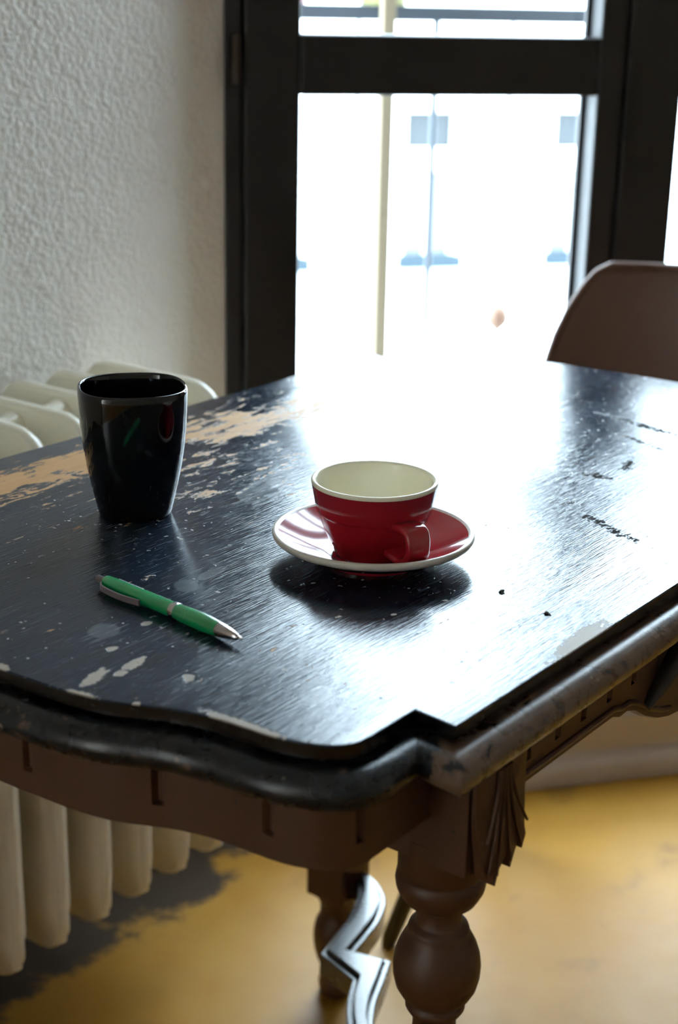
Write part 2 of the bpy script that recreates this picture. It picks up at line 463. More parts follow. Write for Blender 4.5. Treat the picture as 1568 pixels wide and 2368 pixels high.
# skirting under the window: flat board with a rounded foot
prof = [(0.0, 0.102), (-0.030, 0.102), (-0.034, 0.098), (-0.034, 0.045), (-0.038, 0.042), (-0.048, 0.034), (-0.053, 0.020), (-0.053, 0.0), (0.0, 0.0)]
prof = [(a + 0.0, b) for a, b in prof]
V = [(s_, a, b) for s_ in (S_L + 0.05, 3.25) for a, b in prof]; k = len(prof)
F = [(i, (i+1) % k, k + (i+1) % k, k + i) for i in range(k)] + [tuple(reversed(range(k))), tuple(range(k, 2*k))]
o = frame_obj(mesh('baseboard_window', V, F, M['base'], smooth=True, angle=35), WB, WA); tag(o, kind='structure', label='grey painted skirting board under the french window')

# ---------------------------------------------------------------- french window (two leaves)
def leaf(name, s0, s1, g0, g1, label, hinge_side):
    """s0..s1 leaf width, g0..g1 glass opening"""
    e = frame_obj(empty(name), WB, WA); tag(e, kind='structure', label=label)
    y0, y1 = -0.012, 0.045
    box('stile', s0, g0, y0, y1, 0.10, 2.34, M['frame'], e, 0.004)
    box('stile', g1, s1, y0, y1, 0.10, 2.34, M['frame'], e, 0.004)
    for z0, z1 in ((0.10, 0.20), (1.003, 1.077), (1.86, 1.93), (2.26, 2.34)):
        box('rail', g0, g1, y0, y1, z0, z1, M['frame'], e, 0.004)
    for z0, z1 in ((0.20, 1.003), (1.077, 1.86), (1.93, 2.26)):
        box('pane', g0 - 0.004, g1 + 0.004, 0.036, 0.040, z0 - 0.004, z1 + 0.004, M['pane'], e)
        # rounded glazing bead on the outer side of each opening
        bd = [(g0, z0), (g1, z0), (g1, z1), (g0, z1)]
        box('glazing_bead', g0, g0 + 0.006, 0.026, 0.036, z0, z1, M['frame'], e, 0.002)
        box('glazing_bead', g1 - 0.006, g1, 0.026, 0.036, z0, z1, M['frame'], e, 0.002)
    for z in (0.45, 1.046, 1.9):
        hs = s0 - 0.011 if hinge_side < 0 else s1 + 0.011
        v, f = lathe_vf([(0.0, -0.030), (0.0045, -0.029), (0.0055, -0.026), (0.0055, 0.026), (0.0045, 0.029), (0.0, 0.030)], 14)
        h = mesh('hinge', [(hs + a, -0.018 + b, z + c) for a, b, c in v], f, M['hinge'], e, True, 40); h['label'] = 'brass barrel hinge'
    return e
leaf('window_1', -0.434, 0.078, -0.362, 0.040, 'dark wooden french window leaf nearest the white wall', -1)
leaf('window_2', 0.085, 0.604, 0.162, 0.532, 'dark wooden french window leaf behind the brown chair', 1)
fr = frame_obj(empty('window_3'), WB, WA); tag(fr, kind='structure', label='dark fixed outer frame of the french window')
box('jamb', S_L, -0.4345, -0.002, 0.10, 0.098, 2.36, M['frame'], fr, 0.003)
box('jamb', 0.6045, S_R, -0.002, 0.10, 0.098, 2.36, M['frame'], fr, 0.003)
box('head', -0.4345, 0.6045, -0.002, 0.10, 2.341, 2.36, M['frame'], fr)
box('astragal', 0.0785, 0.0845, -0.020, 0.05, 0.10, 2.34, M['frame'], fr, 0.002)

# ---------------------------------------------------------------- table
tb = frame_obj(empty('carved_table'), TC, TA)
tag(tb, 'antique table with worn black scalloped top and carved brown apron', 'table')
quarter = [(0.3415, 0.2755), (0.3385, 0.2475)]
curve = catmull([(0.3785, 0.2476), (0.3890, 0.2462), (0.3962, 0.2418), (0.4014, 0.2359), (0.4056, 0.2278), (0.4094, 0.2164), (0.4114, 0.2034),
                 (0.4122, 0.1892), (0.4135, 0.175), (0.4159, 0.1617), (0.4202, 0.1467), (0.4272, 0.1308), (0.4345, 0.1154), (0.4400, 0.0912),
                 (0.4425, 0.0619), (0.4442, 0.035), (0.4446, 0.0)], 3)
Q = quarter + curve                                 # corner ear -> middle of the end, |u|, |v|
far_half = [(u, -v) for u, v in Q[:-1]] + [(u, v) for u, v in reversed(Q)]     # u>0 end, v from - to +
OUT = far_half + [(-u, -v) for u, v in far_half]     # counter-clockwise

def offset(poly, d):
    """outward offset of a counter-clockwise polygon, mitred"""
    out = []; n = len(poly)
    for i in range(n):
        a = Vector(poly[i-1]); b = Vector(poly[i]); c = Vector(poly[(i+1) % n])
        e1 = (b-a).normalized(); e2 = (c-b).normalized()
        n1 = Vector((e1.y, -e1.x)); n2 = Vector((e2.y, -e2.x))
        m_ = (n1 + n2)
        m_ = m_ / max(0.25, m_.length_squared) * 2
        out.append(tuple(b + m_ * d))
    return out

def loft(rings):
    n = len(rings[0]); V = [p for r in rings for p in r]; F = []
    for j in range(len(rings)-1):
        for i in range(n):
            k = (i+1) % n
            F.append((j*n+i, j*n+k, (j+1)*n+k, (j+1)*n+i))
    return V, F

# top panel: flat face, crisp arris, short vertical edge
rings = [[(x, y, z) for x, y in offset(OUT, dd)] for dd, z in ((-0.012, 0.7512), (0.0, 0.7518), (0.0, 0.7590), (-0.0008, 0.7598), (-0.0018, 0.7600))]
V, F = loft(rings); n = len(OUT)
F.append(tuple((len(rings)-1)*n + i for i in range(n))); F.append(tuple(reversed(range(n))))
mesh('tabletop', V, F, M['top'], tb, True, 25)
# bullnose moulding around it
pr = [(-0.0110, 0.7515), (-0.0090, 0.7482), (-0.0065, 0.7470), (-0.0030, 0.7478), (0.0020, 0.7487), (0.0070, 0.7484), (0.0118, 0.7465), (0.0155, 0.7432), (0.0175, 0.7387),
      (0.0167, 0.7340), (0.0138, 0.7300), (0.0092, 0.7274), (0.0030, 0.7264), (-0.0110, 0.7264)]
V, F = loft([[(x, y, z) for x, y in offset(OUT, dd)] for dd, z in reversed(pr)])
F = [tuple(q) for q in F]
mesh('edge_moulding', V, F, M['mould'], tb, True, 40)

# apron: follows the outline, with incised grooves and a scalloped drop in the middle of each side
# apron path without the corner ears (posts stand there)
mid = [(u - 0.003, 0.0) for u, v in curve[-1:]]
hh = [(0.262, -0.2675), (0.300, -0.2675), (0.300, -0.2462)] + [(u - 0.003, -v + 0.001) for u, v in curve[:-1]]
half = hh + mid + [(u, -v) for u, v in reversed(hh)]
AP = half + [(-u, -v) for u, v in half]
def resample(poly, step):
    out = []; n = len(poly)
    for i in range(n):
        a = Vector(poly[i]); b = Vector(poly[(i+1) % n]); L = (b-a).length
        k = max(1, int(math.ceil(L/step)))
        for j in range(k): out.append(tuple(a + (b-a)*(j/k)))
    return out
AP = resample(AP, 0.0018)
def interp(x, tab):
    if x <= tab[0][0]: return tab[0][1]
    for (a, p), (b, q) in zip(tab, tab[1:]):
        if x <= b: return p + (q-p)*(x-a)/(b-a)
    return tab[-1][1]
drop = [(0, .648), (.03, .649), (.05, .652), (.067, .657), (.089, .667), (.105, .677), (.118, .6815), (.128, .681), (.138, .685), (1, .685)]
GU = [0.247, 0.2125, 0.179, 0.146, 0.112]; GV = [0.052, 0.136, 0.2034]
nrm = offset(AP, -1.0)
def inner(i, dd):
    a = Vector(AP[i]); b = Vector(nrm[i]); return a + (b-a)*dd
rows = [0.7270, 0.722, 0.712, 0.6995, 0.6985, 0.692, None]
rings = []
for r in range(len(rows)):
    ring = []
    for i, (u, v) in enumerate(AP):
        side = abs(v) > 0.267
        zb = interp(abs(u), drop) if side else 0.685
        if side: g = min(abs(abs(u) - q) for q in GU)
        else: g = min(min(abs(abs(v) - q) for q in GV) if abs(u) > 0.39 else 1.0, abs(abs(u) - 0.383) if abs(abs(v) - .2465) < .004 else 1.0)
        cut = 0.0
        if rows[r] is not None and rows[r] >= 0.6994: cut = 0.0040 * max(0.0, 1 - (g/0.0028)**4) if g < 0.0028 else 0.0
        p = inner(i, cut) if cut else Vector((u, v))
        z = zb if rows[r] is None else rows[r]
        ring.append((p.x, p.y, z))
    rings.append(ring)
zb_ring = rings[-1]
rings.append([(inner(i, 0.004).x, inner(i, 0.004).y, zb_ring[i][2] - 0.0015) for i in range(len(AP))])
rings.append([(inner(i, 0.014).x, inner(i, 0.014).y, zb_ring[i][2]) for i in range(len(AP))])
rings.append([(inner(i, 0.014).x, inner(i, 0.014).y, 0.7270) for i in range(len(AP))])
V, F = loft(list(reversed(rings)))
mesh('apron', V, F, M['brown'], tb, True, 30)
# thin bead under the straight runs of the apron
for sg in (-1, 1):
    for su in (-1, 1):
        pts = [(su*a, sg*0.2677, interp(a, drop) + 0.006) for a in [0.05 + 0.212*i/40 for i in range(41)]]
        V, F = tube_vf(pts, 0.0022, 8); mesh('apron_bead', V, F, M['brown'], tb, True, 50)
# chevron carving in the middle of each long side
for sg in (-1, 1):
    for su in (-1, 1):
        pts = [(su*0.020, sg*0.2720, 0.726), (su*0.050, sg*0.2720, 0.706), (su*0.075, sg*0.2715, 0.688), (su*0.092, sg*0.2695, 0.675)]
        V, F = tube_vf(catmull(pts, 5), [0.0105 - 0.0075*(i/15)**1.5 for i in range(16)], 10)
        mesh('carved_scroll', V, F, M['dark_carve'], tb, True, 50)

LEG = [(-0.293, -0.240), (0.278, 0.258), (-0.283, 0.245), (0.288, -0.245)]
leg_prof = [(0.0, 0.665), (0.0258, 0.665), (0.0258, 0.6385), (0.0250, 0.6372), (0.0264, 0.6355), (0.0270, 0.6315), (0.0262, 0.6265), (0.0240, 0.6220), (0.0225, 0.6205),
            (0.0222, 0.6190), (0.0195, 0.6170), (0.0180, 0.6155), (0.0145, 0.6140), (0.0138, 0.6100), (0.0139, 0.6030), (0.0150, 0.6015), (0.0178, 0.6000),
            (0.0186, 0.5975), (0.0182, 0.5955), (0.0205, 0.5925), (0.0210, 0.5915), (0.0235, 0.5865), (0.0256, 0.5800), (0.0265, 0.5730), (0.0262, 0.5660),
            (0.0245, 0.5585), (0.0215, 0.5530), (0.0180, 0.5490), (0.0165, 0.5480), (0.0178, 0.5460), (0.0182, 0.5435), (0.0165, 0.5405), (0.0130, 0.5370),
            (0.0135, 0.5250), (0.0165, 0.4900), (0.0215, 0.4350), (0.0250, 0.3900), (0.0258, 0.3600), (0.0235, 0.3250), (0.0180, 0.2900), (0.0140, 0.2700),
            (0.0150, 0.2640), (0.0195, 0.2600), (0.0200, 0.2550), (0.0165, 0.2510), (0.0165, 0.2450), (0.0, 0.2450)]
foot_prof = [(0.0, 0.137), (0.0235, 0.137), (0.0235, 0.129), (0.0205, 0.126), (0.0200, 0.108), (0.0215, 0.104), (0.0250, 0.098), (0.0275, 0.086), (0.0280, 0.074),
             (0.0265, 0.060), (0.0225, 0.046), (0.0170, 0.036), (0.0155, 0.028), (0.0200, 0.020), (0.0210, 0.012), (0.0190, 0.0), (0.0, 0.0)]
for (lx, ly) in LEG:
    su = 1 if lx > 0 else -1; sv = 1 if ly > 0 else -1
    V, F = lathe_vf(leg_prof, 44, lx, ly)
    lg = mesh('leg', V, F, M['brown'], tb, True, 50)
    b = 0.0265
    # post under the ear, with a pointed lower edge
    px0, px1 = sorted((su*0.263, su*0.318)); py0, py1 = sorted((sv*0.215, sv*0.2715))
    V, F = box_vf(px0, px1, py0, py1, 0.655, 0.7270)
    V += [((px0+px1)/2, (py0+py1)/2, 0.640)]
    F = [q for q in F if q != (0, 3, 2, 1)] + [(0, 3, 8), (3, 2, 8), (2, 1, 8), (1, 0, 8)]
    po = mesh('post', V, F, M['brown'], lg)
    # carved acanthus leaf on the outer side face
    yo = sv*0.2715
    outl = [(-0.0265, 0.722), (0.0265, 0.722), (0.0265, 0.690), (0.0240, 0.668), (0.0250, 0.663), (0.0195, 0.6560), (0.0175, 0.664), (0.0120, 0.6580),
            (0.0060, 0.6500), (0.0030, 0.660), (-0.0060, 0.654), (-0.0110, 0.6460), (-0.0125, 0.660), (-0.0200, 0.653), (-0.0225, 0.666), (-0.0265, 0.690)]
    uc = su*0.2905
    V, F = [], []
    k = len(outl)
    for layer in (0.0, 1.0):
        for a, z in outl:
            th = 0.0015 + (0.0030 + 0.005*max(0, (0.69 - z)/0.04))*layer
            V.append((uc - su*a*1.0, yo + sv*th, z))
    V.append((uc, yo + sv*0.0075, 0.685))
    for i in range(k):
        j = (i+1) % k; F.append((i, j, k+j, k+i)); F.append((k+i, k+j, 2*k))
    lf = mesh('acanthus_leaf', V, F, M['brown'], lg)
    for a0, a1, z1 in ((-0.004, -0.018, 0.657), (-0.001, -0.009, 0.652), (0.001, 0.005, 0.655), (0.004, 0.017, 0.660), (0.006, 0.022, 0.674), (-0.006, -0.022, 0.678)):
        pts = [(uc - su*(a0 + (a1-a0)*t**1.6), yo + sv*(0.0058 + 0.004*t), 0.716 + (z1-0.716)*t) for t in [i/8 for i in range(9)]]
        V, F = tube_vf(pts, [0.0014 - 0.0006*i/8 for i in range(9)], 8); mesh('leaf_vein', V, F, M['brown'], lg, True, 60)
    V, F = box_vf(lx-b, lx+b, ly-b, ly+b, 0.135, 0.2465)
    bl = mesh('block', V, F, M['brown'], lg)
    bv = bl.modifiers.new('bevel', 'BEVEL'); bv.width = 0.003; bv.segments = 2
    V, F = lathe_vf(foot_prof, 36, lx, ly); mesh('bun_foot', V, F, M['brown'], lg, True, 50)

# serpentine cross stretcher: one arm to each leg
Le = catmull([(0.2877, 0.2449), (0.2628, 0.2183), (0.2158, 0.1960), (0.1793, 0.1874), (0.1410, 0.1784)], 5)
Lb = catmull([(0.1263, 0.1246), (0.0913, 0.1056), (0.0605, 0.0809), (0.030, 0.050)], 5)
Re = catmull([(0.2990, 0.2301), (0.2875, 0.2055), (0.2660, 0.1818), (0.2334, 0.1658), (0.2028, 0.1582), (0.1677, 0.1514)], 5)
Rb = catmull([(0.1777, 0.1118), (0.1438, 0.0970), (0.1098, 0.0824), (0.0764, 0.0609), (0.055, 0.035)], 5)
arm = Le + Lb + [(0.0, 0.0)] + list(reversed(Rb)) + list(reversed(Re))
def area(p): return 0.5*sum(p[i-1][0]*p[i][1] - p[i][0]*p[i-1][1] for i in range(len(p)))
if area(arm) < 0: arm.reverse()
for su, sv in ((1, 1), (-1, -1), (1, -1), (-1, 1)):
    pl = [(su*a, sv*c) for a, c in arm]
    if su*sv < 0: pl.reverse()
    zt = 0.165
    rings = [[(x, y, z) for x, y in offset(pl, dd)] for dd, z in ((0.0, zt-0.030), (0.0, zt-0.007), (-0.0012, zt-0.0055), (-0.0045, zt-0.0055), (-0.0052, zt-0.0075), (-0.0062, zt-0.0075), (-0.0072, zt-0.001), (-0.0085, zt))]
    V, F = loft(rings); n = len(pl)
    F.append(tuple((len(rings)-1)*n+i for i in range(n))); F.append(tuple(reversed(range(n))))
    mesh('stretcher', V, F, M['stretch'], tb, True, 30)
V, F = lathe_vf([(0, 0.133), (0.055, 0.133), (0.058, 0.137), (0.058, 0.160), (0.054, 0.166), (0.03, 0.168), (0.022, 0.176), (0.024, 0.19), (0.014, 0.205), (0.0, 0.21)], 36)
mesh('stretcher_boss', V, F, M['stretch'], tb, True, 40)

# ---------------------------------------------------------------- black mug
def super_ring(a, z, e, n=72, rot=0.0):
    out = []
    for i in range(n):
        t = 2*math.pi*i/n; c, s_ = math.cos(t), math.sin(t)
        r = a / (abs(c)**e + abs(s_)**e)**(1/e)
        out.append((r*math.cos(t+rot), r*math.sin(t+rot), z))
    return out
mug_loc = T(-0.200, 0.0961, TOP_Z + 0.0002)
mg = empty('mug', mug_loc, math.radians(14)); tag(mg, 'tall black glazed mug with a rounded square mouth near the radiator', 'mug')
sec = [(0.0, 0.0015, 2.0), (0.0200, 0.0012, 2.1), (0.0228, 0.0, 2.2), (0.0246, 0.0006, 2.2), (0.0256, 0.0030, 2.25), (0.0276, 0.0120, 2.3), (0.0302, 0.0240, 2.4), (0.0328, 0.0380, 2.55),
       (0.0347, 0.0520, 2.7), (0.0360, 0.0660, 2.8), (0.0367, 0.0800, 2.9), (0.0370, 0.0900, 2.9), (0.0370, 0.0935, 2.9), (0.0366, 0.0952, 2.9), (0.0358, 0.0958, 2.9), (0.0350, 0.0954, 2.9),
       (0.0345, 0.0940, 2.9), (0.0342, 0.0880, 2.9), (0.0332, 0.066, 2.8), (0.0318, 0.050, 2.7), (0.0298, 0.036, 2.5), (0.0268, 0.020, 2.3), (0.022, 0.0090, 2.2), (0.012, 0.0060, 2.0), (0.0, 0.0058, 2.0)]
V, F = loft([super_ring(max(a*1.045, 1e-5), z, 2 + (e-2)*0.65) for a, z, e in sec])
mesh('body', V, F, M['mug'], mg, True, 60)

# ---------------------------------------------------------------- saucer and cup
SA = T(-0.1665, -0.0945, TOP_Z + 0.0002)
sc = empty('saucer', SA); tag(sc, 'glossy red saucer with pale rim under the red cup', 'saucer')
top_prof = [(0.0, 0.0052), (0.026, 0.0052), (0.0285, 0.0062), (0.0300, 0.0060), (0.034, 0.0070), (0.042, 0.0098), (0.050, 0.0132), (0.058, 0.0170), (0.0640, 0.0200)]
bot_prof = [(0.0640, 0.0150), (0.058, 0.0115), (0.048, 0.0070), (0.038, 0.0035), (0.034, 0.0030), (0.0335, 0.0), (0.0310, 0.0), (0.0300, 0.0025), (0.0, 0.0025)]
rim_prof = [(0.0640, 0.0200), (0.0655, 0.0210), (0.0668, 0.0213), (0.0679, 0.0207), (0.0684, 0.0195), (0.0682, 0.0182), (0.0674, 0.0168), (0.0660, 0.0157), (0.0640, 0.0150)]
V, F = lathe_vf(list(reversed(top_prof)), 96); mesh('dish', V, [tuple(reversed(q)) for q in F][:0] + [tuple(q) for q in F], M['red'], sc, True, 40)
V, F = lathe_vf(bot_prof[::-1], 96); mesh('underside', V, F, M['red'], sc, True, 40)
V, F = lathe_vf(rim_prof[::-1], 96); o = mesh('rim', V, F, M['rim'], sc, True, 60); o['label'] = 'pale unglazed rim'

CUPZ = TOP_Z + 0.0002 + 0.0054
cp = empty('cup', T(-0.1665, -0.0945, CUPZ)); tag(cp, 'dark red coffee cup with cream inside, standing on the saucer', 'cup')
out_prof = [(0.0, 0.0010), (0.0235, 0.0010), (0.0240, 0.0), (0.0258, 0.0), (0.0266, 0.0012), (0.0268, 0.0030), (0.0275, 0.0055), (0.0300, 0.0100), (0.0325, 0.0155), (0.0345, 0.0210),
            (0.0360, 0.0265), (0.0366, 0.0285), (0.0369, 0.0293), (0.0378, 0.0299), (0.0383, 0.0310), (0.0392, 0.0380), (0.0403, 0.0450), (0.0409, 0.0490)]
in_prof = [(0.0409, 0.0490), (0.0411, 0.0503), (0.0408, 0.0513), (0.0401, 0.0518), (0.0390, 0.0516), (0.0381, 0.0508), (0.0376, 0.0495), (0.0366, 0.0420), (0.0352, 0.0320), (0.0325, 0.0205),
           (0.0285, 0.0120), (0.0230, 0.0070), (0.0140, 0.0050), (0.0, 0.0048)]
V, F = lathe_vf([(r*(1 + 0.035*z/0.05), z) for r, z in out_prof], 96); mesh('body', V, F, M['red'], cp, True, 45)
V, F = lathe_vf([(r*(1 + 0.035*z/0.05), z) for r, z in in_prof], 96); o = mesh('lining', V, F, M['cream'], cp, True, 60); o['label'] = 'cream glazed inside and rim'
# strap handle towards the viewer, right
ha = math.radians(-60)                               # direction in world axes
hd = Vector((math.cos(ha), math.sin(ha), 0)); hs = Vector((-math.sin(ha), math.cos(ha), 0))
path = catmull([(0.0355, 0.0290), (0.0420, 0.0305), (0.0480, 0.0308), (0.0530, 0.0285), (0.0550, 0.0225), (0.0545, 0.0160), (0.0510, 0.0105), (0.0450, 0.0080), (0.0370, 0.0085), (0.0290, 0.0095)], 5)
V, F = [], []; K = 16; L = len(path)
for i, (r, z) in enumerate(path):
    a = path[max(i-1, 0)]; b = path[min(i+1, L-1)]
    tx, tz = b[0]-a[0], b[1]-a[1]; q = math.hypot(tx, tz); nx, nz = tz/q, -tx/q
    wdt = 0.0084 + 0.0012*abs(i/(L-1)-0.5)*2; th = 0.0034
    for k in range(K):
        t = 2*math.pi*k/K
        c = math.copysign(abs(math.cos(t))**0.5, math.cos(t)); s_ = math.copysign(abs(math.sin(t))**0.5, math.sin(t))
        p = hd*(r + nx*th*s_) + hs*(wdt*c); V.append((p.x, p.y, z + nz*th*s_))
for i in range(L-1):
    for k in range(K):
        l = (k+1) % K; F.append((i*K+k, i*K+l, (i+1)*K+l, (i+1)*K+k))
# handle is given in world axes, the cup empty is unrotated
mesh('handle', V, F, M['red'], cp, True, 60)

# ---------------------------------------------------------------- pen
pa = Vector((-0.1535, 0.9050)); pb = Vector((-0.0550, 0.8125))
dirv = (pb - pa); PL = dirv.length; pang = math.atan2(dirv.y, dirv.x)
PR = 0.0056
pen = empty('ballpoint_pen', (pa.x, pa.y, TOP_Z + 0.0003), pang); tag(pen, 'green plastic ballpoint pen with silver tip lying on the tabletop', 'pen')
def rod(name, prof, mat, n=28, angle=40):
    V, F = lathe_vf(prof, n)
    return mesh(name, [(z, r_y, r_x + PR) for r_x, r_y, z in V], F, mat, pen, True, angle)
kk = PL/0.135
rod('push_button', [(0.0, 0.0), (0.0021, 0.0003), (0.0024, 0.0012), (0.0024, 0.009), (0.0028, 0.010), (0.0, 0.010)], M['grey_plastic'])
rod('barrel', [(0.0, 0.0085), (0.0036, 0.0085), (0.0044, 0.0096), (0.0046, 0.0115), (0.0048, 0.030), (0.0050, 0.060), (0.0050, 0.0745), (0.0, 0.0745)], M['green'])
rod('centre_ring', [(0.0, 0.0745), (0.0053, 0.0745), (0.0054, 0.0755), (0.0054, 0.0775), (0.0052, 0.0785), (0.0, 0.0785)], M['chrome'])
rod('grip', [(0.0, 0.0785), (0.0050, 0.0785), (0.0054, 0.084), (0.0056, 0.092), (0.0056, 0.100), (0.0052, 0.108), (0.0046, 0.1155), (0.0, 0.1155)], M['green'])
tip = rod('tip_cone', [(0.0, 0.1150), (0.0046, 0.1150), (0.0042, 0.1195), (0.0030, 0.1270), (0.0020, 0.1310), (0.0014, 0.1320), (0.0, 0.1320)], M['chrome'])
V, F = lathe_vf([(0.0, 0.131), (0.0013, 0.131), (0.0011, 0.1340), (0.0005, 0.1355), (0.0, 0.1358)], 16)
mesh('point', [(z, y, x + PR) for x, y, z in V], F, M['chrome'], tip, True, 40)
# clip on the side turned to the viewer
pts = catmull([(0.010, -0.0048, PR), (0.014, -0.0078, PR - 0.0005), (0.024, -0.0086, PR - 0.001), (0.036, -0.0080, PR - 0.0012), (0.045, -0.0066, PR - 0.0012), (0.049, -0.0062, PR - 0.0012)], 5)
V, F = [], []
for i, (x, y, z) in enumerate(pts):
    wz = 0.0019 if i > 4 else 0.0016; ty = 0.0006
    for a, b_ in ((ty, wz), (-ty, wz), (-ty, -wz), (ty, -wz)): V.append((x, y + a, z + b_))
for i in range(len(pts)-1):
    for k in range(4):
        l = (k+1) % 4; F.append((i*4+k, i*4+l, (i+1)*4+l, (i+1)*4+k))
F += [(3, 2, 1, 0), tuple(len(V)-4+i for i in range(4))]
mesh('clip', V, F, M['grey_plastic'], pen, True, 40)
# blurred line of small white print along the barrel: short strokes, not readable in the photograph
parts = []
for i in range(15):
    x0 = 0.020 + i*0.00165; hgt = 0.0011 + 0.0004*((i*7) % 3)/2
    a0 = 0.35; rr = 0.00495
    v, f = [], []
    for xx in (x0, x0 + 0.0009):
        for an in (a0 - hgt/rr/2, a0 + hgt/rr/2):
            v.append((xx, rr*math.sin(an), PR + rr*math.cos(an)))
    parts.append((v, [(0, 2, 3, 1)]))
V, F = join_vf(parts); mesh('printed_lettering', V, F, M['print'], pen)

# ---------------------------------------------------------------- crumbs on the table
def crumb(u, v, s_, label, seed):
    rnd = random.Random(seed); V, F = [], []
    prof = [(0.0, 0.0), (1.0, 0.12), (0.8, 0.5), (0.35, 0.75), (0.0, 0.8)]
    n = 7
    for r, z in prof:
        for i in range(n):
            a = 2*math.pi*i/n; q = 0.6 + 0.8*rnd.random()
            V.append((r*q*s_*1.5*math.cos(a), r*q*s_*math.sin(a), z*s_*(0.7 + 0.5*rnd.random()) if 0 < z < 0.8 else z*s_))
    for j in range(len(prof)-1):
        for i in range(n):
            k = (i+1) % n; F.append((j*n+i, j*n+k, (j+1)*n+k, (j+1)*n+i))
    o = mesh('crumb', V, F, M['crumb']); o.location = T(u, v, TOP_Z); o.rotation_euler = (0, 0, seed)
    tag(o, label, 'crumb', 'dark crumbs on the tabletop')
crumb(-0.163, -0.1944, 0.0022, 'small dark crumb on the tabletop just right of the saucer', 1)
crumb(-0.176, -0.2352, 0.0019, 'small dark crumb on the tabletop close to its right edge', 2)

# ---------------------------------------------------------------- radiator
rd = frame_obj(empty('radiator'), T(0, 0), TA)
tag(rd, 'cream cast-iron column radiator along the white textured wall', 'radiator')
RV0, RV1, RZ0, RZ1 = 0.412, 0.628, 0.125, 0.722
def round_rect(y0, y1, z0, z1, r, k=7):
    out = []
    for cy, cz, a0 in ((y1-r, z1-r, 0), (y0+r, z1-r, 90), (y0+r, z0+r, 180), (y1-r, z0+r, 270)):
        for i in range(k+1):
            a = math.radians(a0 + 90*i/k); out.append((cy + r*math.cos(a), cz + r*math.sin(a)))
    return out
def section_mesh():
    parts = []
    rr = round_rect(RV0 + 0.010, RV1 - 0.010, RZ0 + 0.010, RZ1 - 0.010, 0.034)
    parts.append(tube_vf([(0, a, b) for a, b in rr], 0.0078, 12, closed=True))
    # header plates top and bottom (flat-sided, slightly thinner than the bead)
    def plate(poly, t):
        n = len(poly); v = [(-t, a, b) for a, b in poly] + [(t, a, b) for a, b in poly]
        f = [tuple(range(n)), tuple(reversed(range(n, 2*n)))] + [(i, n+i, n+(i+1) % n, (i+1) % n) for i in range(n)]
        return v, f
    parts.append(plate(round_rect(RV0 + 0.008, RV1 - 0.008, RZ1 - 0.085, RZ1 - 0.010, 0.026), 0.0075))
    parts.append(plate(round_rect(RV0 + 0.008, RV1 - 0.008, RZ0 + 0.010, RZ0 + 0.085, 0.026), 0.0095))
    # three columns of flattened section
    n = 20
    for c, hw in ((RV0 + 0.037, 0.030), (0.520, 0.028), (RV1 - 0.037, 0.030)):
        v, f = [], []
        for z, q in ((RZ0 + 0.020, 0.45), (RZ0 + 0.06, 1.0), (RZ1 - 0.095, 1.0), (RZ1 - 0.05, 0.35)):
            for i in range(n):
                a = 2*math.pi*i/n
                cc = math.copysign(abs(math.cos(a))**0.6, math.cos(a)); ss = math.copysign(abs(math.sin(a))**0.6, math.sin(a))
                v.append((0.0195*q*ss, c + hw*cc, z))
        for j in range(3):
            for i in range(n):
                k = (i+1) % n; f.append((j*n+i, j*n+k, (j+1)*n+k, (j+1)*n+i))
        parts.append((v, f))
    V, F = join_vf(parts)
    me = bpy.data.meshes.new('radiator_section'); me.from_pydata(V, [], F); me.update(); me.materials.append(M['rad'])
    me.polygons.foreach_set('use_smooth', [True]*len(me.polygons)); me.set_sharp_from_angle(angle=math.radians(45))
    return me
sm = section_mesh()
def hub(zc, vc, r):
    v, f = lathe_vf([(r*0.85, 0.0), (r, 0.012), (r*0.82, 0.024), (r*0.82, 0.040), (r, 0.052), (r*0.85, 0.0635)], 18)
    hm = bpy.data.meshes.new('hub'); hm.from_pydata([(c, vc + a, zc + b) for a, b, c in v], [], f); hm.update(); hm.materials.append(M['rad'])
    hm.polygons.foreach_set('use_smooth', [True]*len(hm.polygons)); hm.set_sharp_from_angle(angle=math.radians(60))
    return hm
hub_top, hub_bot = hub(RZ1 - 0.028, 0.520, 0.017), hub(RZ0 + 0.045, 0.520, 0.023)
PITCH_R = 0.0635; R_END = 0.266
for i in range(10):
    s_ = new_obj('radiator_section', sm, rd); s_.location = (R_END - 0.012 - i*PITCH_R, 0, 0)
    if i:
        for hm in (hub_top, hub_bot):
            h = new_obj('hub', hm, rd); h.location = (R_END - 0.012 - i*PITCH_R, 0, 0)
for uu in (0.20, -0.24):
    box('wall_bracket', uu - 0.012, uu + 0.012, 0.60, WALL_V - 0.0005, 0.62, 0.65, M['rad'], rd)

# ---------------------------------------------------------------- chair at the far end of the table
CHL = Vector((0.37, 1.660, 0)); ch = empty('shell_chair', CHL, TA + math.pi/2)   # local -y = towards the table... see below
tag(ch, 'brown moulded plastic shell chair behind the table by the window', 'chair')
